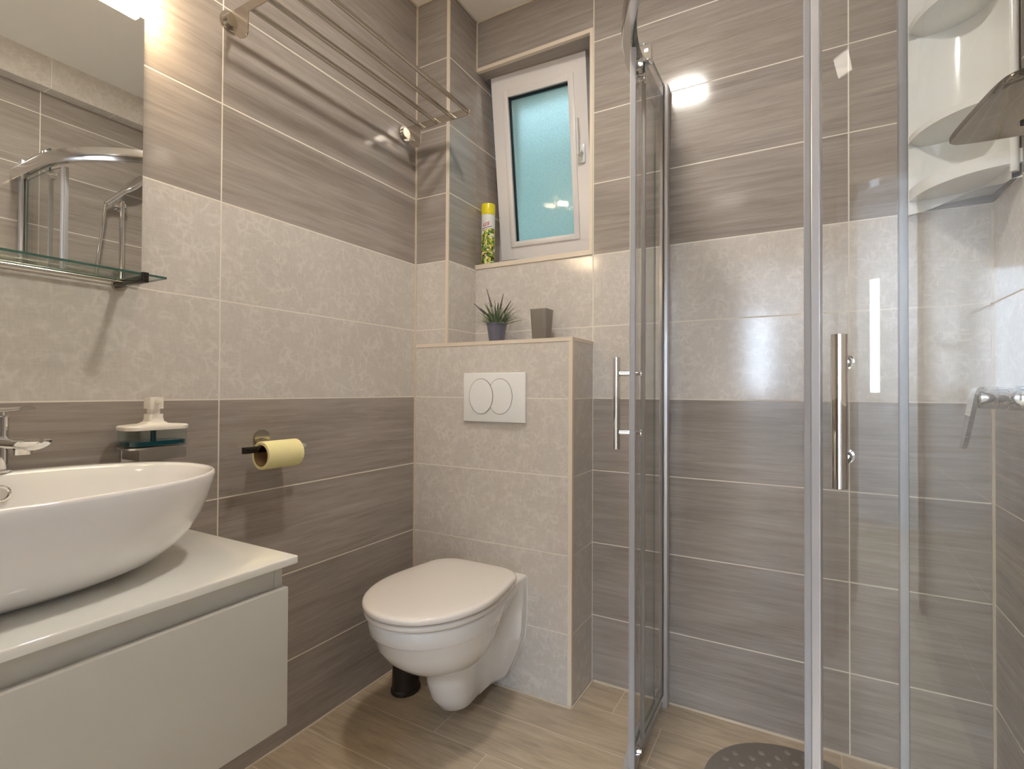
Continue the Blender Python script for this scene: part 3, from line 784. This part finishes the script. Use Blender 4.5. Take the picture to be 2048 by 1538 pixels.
for side in (0, 1):
    mb = MB()
    if side == 0: mb.box(PX-.010, PX+.016, YF-.034, YF-.0008, .0006, 1.990, .002)
    else: mb.box(XR-.034, XR-.0008, PYN-.010, PYN+.016, .0006, 1.990, .002)
    mb.build('wall_profile', M['alu'], en)
def pane(mb, path, th, z0, z1):
    mb.sweep(path, [(-th/2, z0), (th/2, z0), (th/2, z1), (-th/2, z1)])
    bmesh.ops.recalc_face_normals(mb.bm, faces=mb.bm.faces)
    for f in mb.bm.faces:
        f.material_index = 1 if (abs(f.normal.z) > .9 or f.calc_area() < th*1.2*(z1-z0)*1.05 and len(f.verts) == 4 and min(e_.calc_length() for e_ in f.edges) < th*1.05) else 0
    return mb
gm = [M['glass'], M['glass_edge']]
mb = pane(MB(), [(PX+.003, YF-.034, -1, 0), (PX+.003, CY-.010, -1, 0)], .006, .040, 1.985)
p0 = mb.build('fixed_panel', None, en, mats=gm, angle=30)
mb = MB(); mb.box(PX-.002, PX+.010, CY-.018, CY-.0105, .042, 1.893, .0015); mb.build('panel_seal', M['seal'], p0)
mb = pane(MB(), [(CX-.0245, PYN+.003, 0, -1), (XR-.034, PYN+.003, 0, -1)], .006, .040, 1.985)
p1 = mb.build('fixed_panel', None, en, mats=gm, angle=30)
mb = MB(); mb.box(CX-.0355, CX-.0250, PYN-.002, PYN+.012, .042, 1.893, .0015); mb.build('panel_seal', M['seal'], p1)
RD = R+.006                     # the doors hang under the rail, outside the fixed panels
def door_handle(parent, ang, HZ0, HZ1, hz):
    a = math.radians(ang); n_ = Vector((-math.cos(a), -math.sin(a), 0)); c = Vector((CX, CY, 0))+n_*RD
    mb = MB(); bar = c+n_*.044
    mb.cyl((bar.x, bar.y, HZ0), (bar.x, bar.y, HZ1), .0103, 28)
    for z in hz:
        mb.cyl(c+n_*.0035+Vector((0, 0, z)), bar+Vector((0, 0, z)), .0068, 18)
        mb.cyl(c+n_*.0035+Vector((0, 0, z)), c+n_*.0075+Vector((0, 0, z)), .0105, 22)
    mb.build('handle', M['chrome'], parent)
    for z in hz:
        mb = MB(); c0 = c-n_*.0035+Vector((0, 0, z))
        mb.tube([c0, c0-n_*.003, c0-n_*.0031, c0-n_*.014, c0-n_*.016, c0-n_*.0185], [.010, .010, .005, .0055, .0115, .0112], 22)
        mb.build('handle_knob', M['chrome'], parent)
def leading_profile(parent, ang, sgn, w=.021):
    """aluminium strip and milky magnet seal on the door's leading edge; sgn: which way the gap lies"""
    a = math.radians(ang); n_ = Vector((-math.cos(a), -math.sin(a), 0)); tdir = Vector((math.sin(a), -math.cos(a), 0))*sgn
    c = Vector((CX, CY, 0))+n_*RD
    def quadbox(mb, t0, t1, o0, o1, z0, z1):
        ring = [c+tdir*t0+n_*o0, c+tdir*t1+n_*o0, c+tdir*t1+n_*o1, c+tdir*t0+n_*o1]
        mb.loft([[p_+Vector((0, 0, z0)) for p_ in ring], [p_+Vector((0, 0, z1)) for p_ in ring]])
    mb = MB(); quadbox(mb, -.012, .0005, -.0085, .0070, .045, 1.886); mb.build('edge_profile', M['alu'], parent, smooth=False, bevel=.0015)
    mb = MB(); quadbox(mb, .0007, .011, -.0085, .0055, .045, 1.886); mb.build('magnet_seal', M['seal'], parent, smooth=False, bevel=.002)
# left door slid back along the left side
LA = 15.0
mb = pane(MB(), [(CX-RD, CY+.16, -1, 0), (CX-RD, CY+.05, -1, 0)] + arc_path(RD, 0, LA-.9, 14), .006, .045, 1.886)
dl = tag(mb.build('sliding_door', None, en, mats=gm, angle=30), 'left sliding glass door')
leading_profile(dl, LA, 1); door_handle(dl, LA-4.6, .849, 1.0935, (1.0505, .8935))
# right door slid back along the front
RA = 75.3
mb = pane(MB(), list(reversed([(CX+.16, CY-RD, 0, -1), (CX+.05, CY-RD, 0, -1)] + list(reversed(arc_path(RD, RA+.9, 90, 14))))), .006, .045, 1.886)
dr = tag(mb.build('sliding_door', None, en, mats=gm, angle=30), 'right sliding glass door')
leading_profile(dr, RA, -1); door_handle(dr, RA+4.2, .869, 1.0855, (1.0495, .9085))
def roller(parent, ang, r, z):
    a = math.radians(ang); n_ = Vector((-math.cos(a), -math.sin(a), 0)); c = Vector((CX, CY, z))+n_*r
    mb = MB(); mb.cyl(c-n_*.004, c-n_*.020, .014, 24); mb.cyl(c-n_*.020, c-n_*.024, .009, 18)
    mb.build('roller', M['chrome'], parent)
for ang in (4, 11): roller(dl, ang, RD, 1.868)
roller(dl, 11, RD, .066)
for ang in (79, 86): roller(dr, ang, RD, 1.868)
mb = MB(); mb.box(PX-.012, PX+.024, CY-.012, CY+.012, 1.930, 1.978, .003); mb.build('rail_clamp', M['chrome'], en)
mb = MB(); mb.box(CX-.012, CX+.012, PYN-.012, PYN+.024, 1.930, 1.978, .003); mb.build('rail_clamp', M['chrome'], en)

# ------------------------------------------------------------------ inside the shower
# corner shelf of white moulded plastic
cs = thing('corner_shelf', (XR, YF, 1.47), 'glossy white three tier corner shelf high in the shower corner', 'corner shelf')
SX, SY = .1715, .203                                       # how far it reaches along the far and the right wall
def cornerpt(fx_, fy_): return (XR-.0006-fx_, YF-.0006-fy_)
def back_curve(n=20, inset=0.0):
    """concave back, from the tip on the far wall to the tip on the right wall"""
    out = []
    for i in range(n+1):
        t_ = PI/2*i/n; e_ = 4.0
        fx_ = (SX-inset)*abs(math.cos(t_))**(2/e_*1.0) if False else 0
        c, s_ = math.cos(t_), math.sin(t_)
        ox = SX-(SX-.018)*abs(s_)**(2/3.2); oy = SY-(SY-.018)*abs(c)**(2/3.2)
        out.append(cornerpt(ox, oy))
    return out
def front_curve(n=20, f=1.0):
    out = []
    for i in range(n+1):
        t_ = PI/2*i/n
        out.append(cornerpt(SX*math.cos(t_)**(2/2.0), SY*math.sin(t_)**(2/2.0)))
    return out
mb = MB()
zs = [(1.462, 0), (1.50, 0), (1.75, 0), (2.05, 0), (2.20, 0)]
bk = back_curve()
outerc = [cornerpt(SX, 0)] + [cornerpt(SX-(SX)*i/10, 0) for i in range(1, 10)] + [cornerpt(0, 0)] + [cornerpt(0, SY*i/9) for i in range(1, 10)]
outerc = outerc[:len(bk)]
while len(outerc) < len(bk): outerc.append(outerc[-1])
# the tips drop lower than the middle of the back
def zlow(i, n=20):
    t_ = i/n; return 1.470+.030*math.sin(PI*t_)
inner_low = [(x, y, zlow(i)) for i, (x, y) in enumerate(bk)]
inner_top = [(x, y, 2.20) for x, y in bk]
outer_low = [(x, y, zlow(i)) for i, (x, y) in enumerate(outerc)]
outer_top = [(x, y, 2.20) for x, y in outerc]
mb.loft([outer_low, inner_low, inner_top, outer_top, outer_low], False, False, closed=False)
mb.build('back_shell', M['plastic'], cs, angle=50)
for z, lip, drop in ((1.510, .030, .006), (1.664, .016, .020), (1.955, .016, .024), (2.165, .016, .02)):
    mb = MB(); fc = front_curve(); n_ = len(fc)
    bk2 = [(x*1.0, y) for x, y in back_curve()]
    fr_lo = [(x, y, z-.006) for x, y in fc]; fr_hi = [(x, y, z+lip-.006) for x, y in fc]
    cxx, cyy = cornerpt(0, 0)
    ins = lambda P_, d_: [(x+(cxx-x)*d_, y+(cyy-y)*d_) for x, y in P_]
    f2 = ins(fc, .035)
    fi_hi = [(x, y, z+lip-.006) for x, y in f2]; fi_lo = [(x, y, z) for x, y in f2]
    b_hi = [(x, y, z) for x, y in bk2]; b_lo = [(x, y, z-drop) for x, y in bk2]
    f3 = ins(fc, .03)
    fr_in = [(x, y, z-.007) for x, y in f3]
    mb.loft([fr_in, fr_lo, fr_hi, fi_hi, fi_lo, b_hi, b_lo, fr_in], False, False, closed=False)
    mb.build('shelf_tier', M['plastic'], cs, angle=50)
mb = MB()
mb.tube([cornerpt(.012, SY-.004)+(1.486,), cornerpt(.012, SY-.004)+(2.20,)], .008, 12); mb.tube([cornerpt(SX-.004, .010)+(1.478,), cornerpt(SX-.004, .010)+(2.20,)], .007, 12)
mb.build('edge_roll', M['plastic'], cs)

# riser rail with soap tray
BX, BY = .366, 1.270
rr = thing('shower_riser_rail', (BX, BY, 1.05), 'chrome riser rail with a soap tray on the right shower wall', 'shower rail')
mb = MB(); mb.cyl((BX, BY, 1.13), (BX, BY, 1.925), .0105, 24); mb.build('rail', M['chrome'], rr)
for z in (1.155, 1.900):
    mb = MB(); mb.cyl((XR-.0006, BY, z), (BX, BY, z), .013, 22); mb.cyl((XR-.0006, BY, z), (XR-.006, BY, z), .021, 26); mb.build('rail_bracket', M['chrome'], rr)
def tray_ring(f, z):
    P_ = [(.2395, 1.279), (.2665, 1.066), (.300, 1.046), (.366, 1.046), (.380, 1.06), (.380, 1.285), (.360, 1.304), (.255, 1.296)]
    cx0, cy0 = .315, 1.175; out = []
    # rounded corners by Chaikin
    for _ in range(3):
        Q = []
        for i in range(len(P_)):
            a_, b_ = P_[i], P_[(i+1) % len(P_)]
            Q += [(a_[0]*.82+b_[0]*.18, a_[1]*.82+b_[1]*.18), (a_[0]*.18+b_[0]*.82, a_[1]*.18+b_[1]*.82)]
        P_ = Q
    return [(cx0+(x-cx0)*f, cy0+(y-cy0)*f, z) for x, y in P_]
mb = MB(); mb.loft([tray_ring(f_, z_) for f_, z_ in ((.90, 1.4800), (.95, 1.4808), (.985, 1.484), (1.0, 1.489), (1.0, 1.4935), (.97, 1.495), (.93, 1.488))])
tray = mb.build('soap_tray', M['tray'], rr, angle=40)
mb = MB(); mb.cyl((.338, 1.232, 1.4799), (.338, 1.232, 1.4765), .006, 16); mb.build('drain_hole', M['gasket'], tray)
mb = MB(); mb.cyl((BX, BY, 1.462), (BX, BY, 1.4785), .016, 24); mb.build('tray_collar', M['chrome'], rr)
mb = MB(); mb.cyl((BX, BY, 1.890), (BX, BY, 1.912), .018, 24); mb.cyl((BX, BY, 1.901), (BX-.004, BY-.038, 1.896), .012, 18); mb.build('slider', M['chrome'], rr)

hs = thing('hand_shower', (.354, 1.212, 1.92), 'chrome hand shower with hose hanging in the riser rail', 'hand shower')
HD = Vector((-.02, .66, .75)).normalized()
h_lo = Vector((.352, 1.196, 1.886))
mb = MB(); mb.tube([h_lo+HD*t_ for t_ in (0, .03, .07, .115)], [.0105, .0115, .012, .0125], 18); mb.build('shower_handle', M['chrome'], hs)
mb = MB(); hn = Vector((-.45, -.62, .60)); hn = (hn-HD*hn.dot(HD)).normalized(); hb = HD.cross(hn)
h0 = h_lo+HD*.112
rg = []
for tt, w, th in ((0, .0125, .011), (.02, .022, .012), (.05, .030, .012), (.10, .032, .011), (.125, .028, .010), (.135, .017, .008)):
    c = h0+HD*tt; ring = []
    for i in range(24):
        a = 2*PI*i/24; ca, sa = math.cos(a), math.sin(a)
        ring.append(c+hb*w*math.copysign(abs(ca)**.6, ca)+hn*th*math.copysign(abs(sa)**.6, sa))
    rg.append(ring)
mb.loft(rg); mb.build('shower_head', M['chrome'], hs)
pts = []
P4 = [h_lo.copy(), Vector((.350, 1.150, 1.45)), Vector((.352, 1.02, .50)), Vector((.380, 1.200, .938))]
for i in range(33):
    t_ = i/32; u_ = 1-t_
    pts.append(P4[0]*u_**3+P4[1]*3*u_*u_*t_+P4[2]*3*u_*t_*t_+P4[3]*t_**3)
mb = MB(); mb.tube(pts, .0068, 12); mb.build('hose', M['chrome'], hs)

mx = thing('shower_mixer', (XR, BY, .995), 'chrome shower mixer with drooping lever on the right shower wall', 'mixer')
MXY = 1.256
mb = MB()
mb.tube([(XR-.0006, MXY, .995), (XR-.010, MXY, .995), (XR-.0101, MXY, .995), (.352, MXY, .995), (.345, MXY, .995), (.318, MXY, .995), (.317, MXY, .995), (.304, MXY, .995)], [.032, .032, .027, .026, .0225, .0225, .0205, .0205], 32)
mb.cyl((.380, MXY-.02, .978), (.380, 1.206, .952), .009, 16)
mb.build('mixer_body', M['chrome'], mx)
mb = MB(); mb.tube([(.3038, MXY, .995), (.296, MXY, .995), (.279, MXY, .995), (.2765, MXY, .995)], [.0200, .0208, .0205, .018], 32)
P_ = [(.279, .019, 1.0125), (.2745, .0205, 1.002), (.2705, .0185, .975), (.265, .0155, .940), (.2595, .0115, .907), (.2575, .008, .9005)]
mb.loft([[(x-.0045, MXY-w, z), (x+.0035, MXY-w*.8, z), (x+.0035, MXY+w*.8, z), (x-.0045, MXY+w, z)] for x, w, z in P_])
mb.build('lever', M['chrome'], mx)

# round anti-slip mat
mcx, mcy, mr = -.020, 1.452, .212
mt = MB()
mt.lathe([(mr-.004, .0006), (mr, .002), (mr, .005), (mr-.004, .0075), (.001, .0078)], (mcx, mcy, 0), 72)
for iy in range(-5, 6):
    for ix in range(-5, 6):
        x = mcx+.042*ix+(.021 if iy % 2 else 0); y = mcy+.036*iy
        if math.hypot(x-mcx, y-mcy) < mr-.022:
            mt.lathe([(.0105, .0070), (.0090, .0102), (.0055, .0118), (.0002, .0122)], (x, y, 0), 12)
tag(mt.build('shower_mat', M['rubber'], angle=50), 'round grey studded rubber mat on the shower floor', 'bath mat')
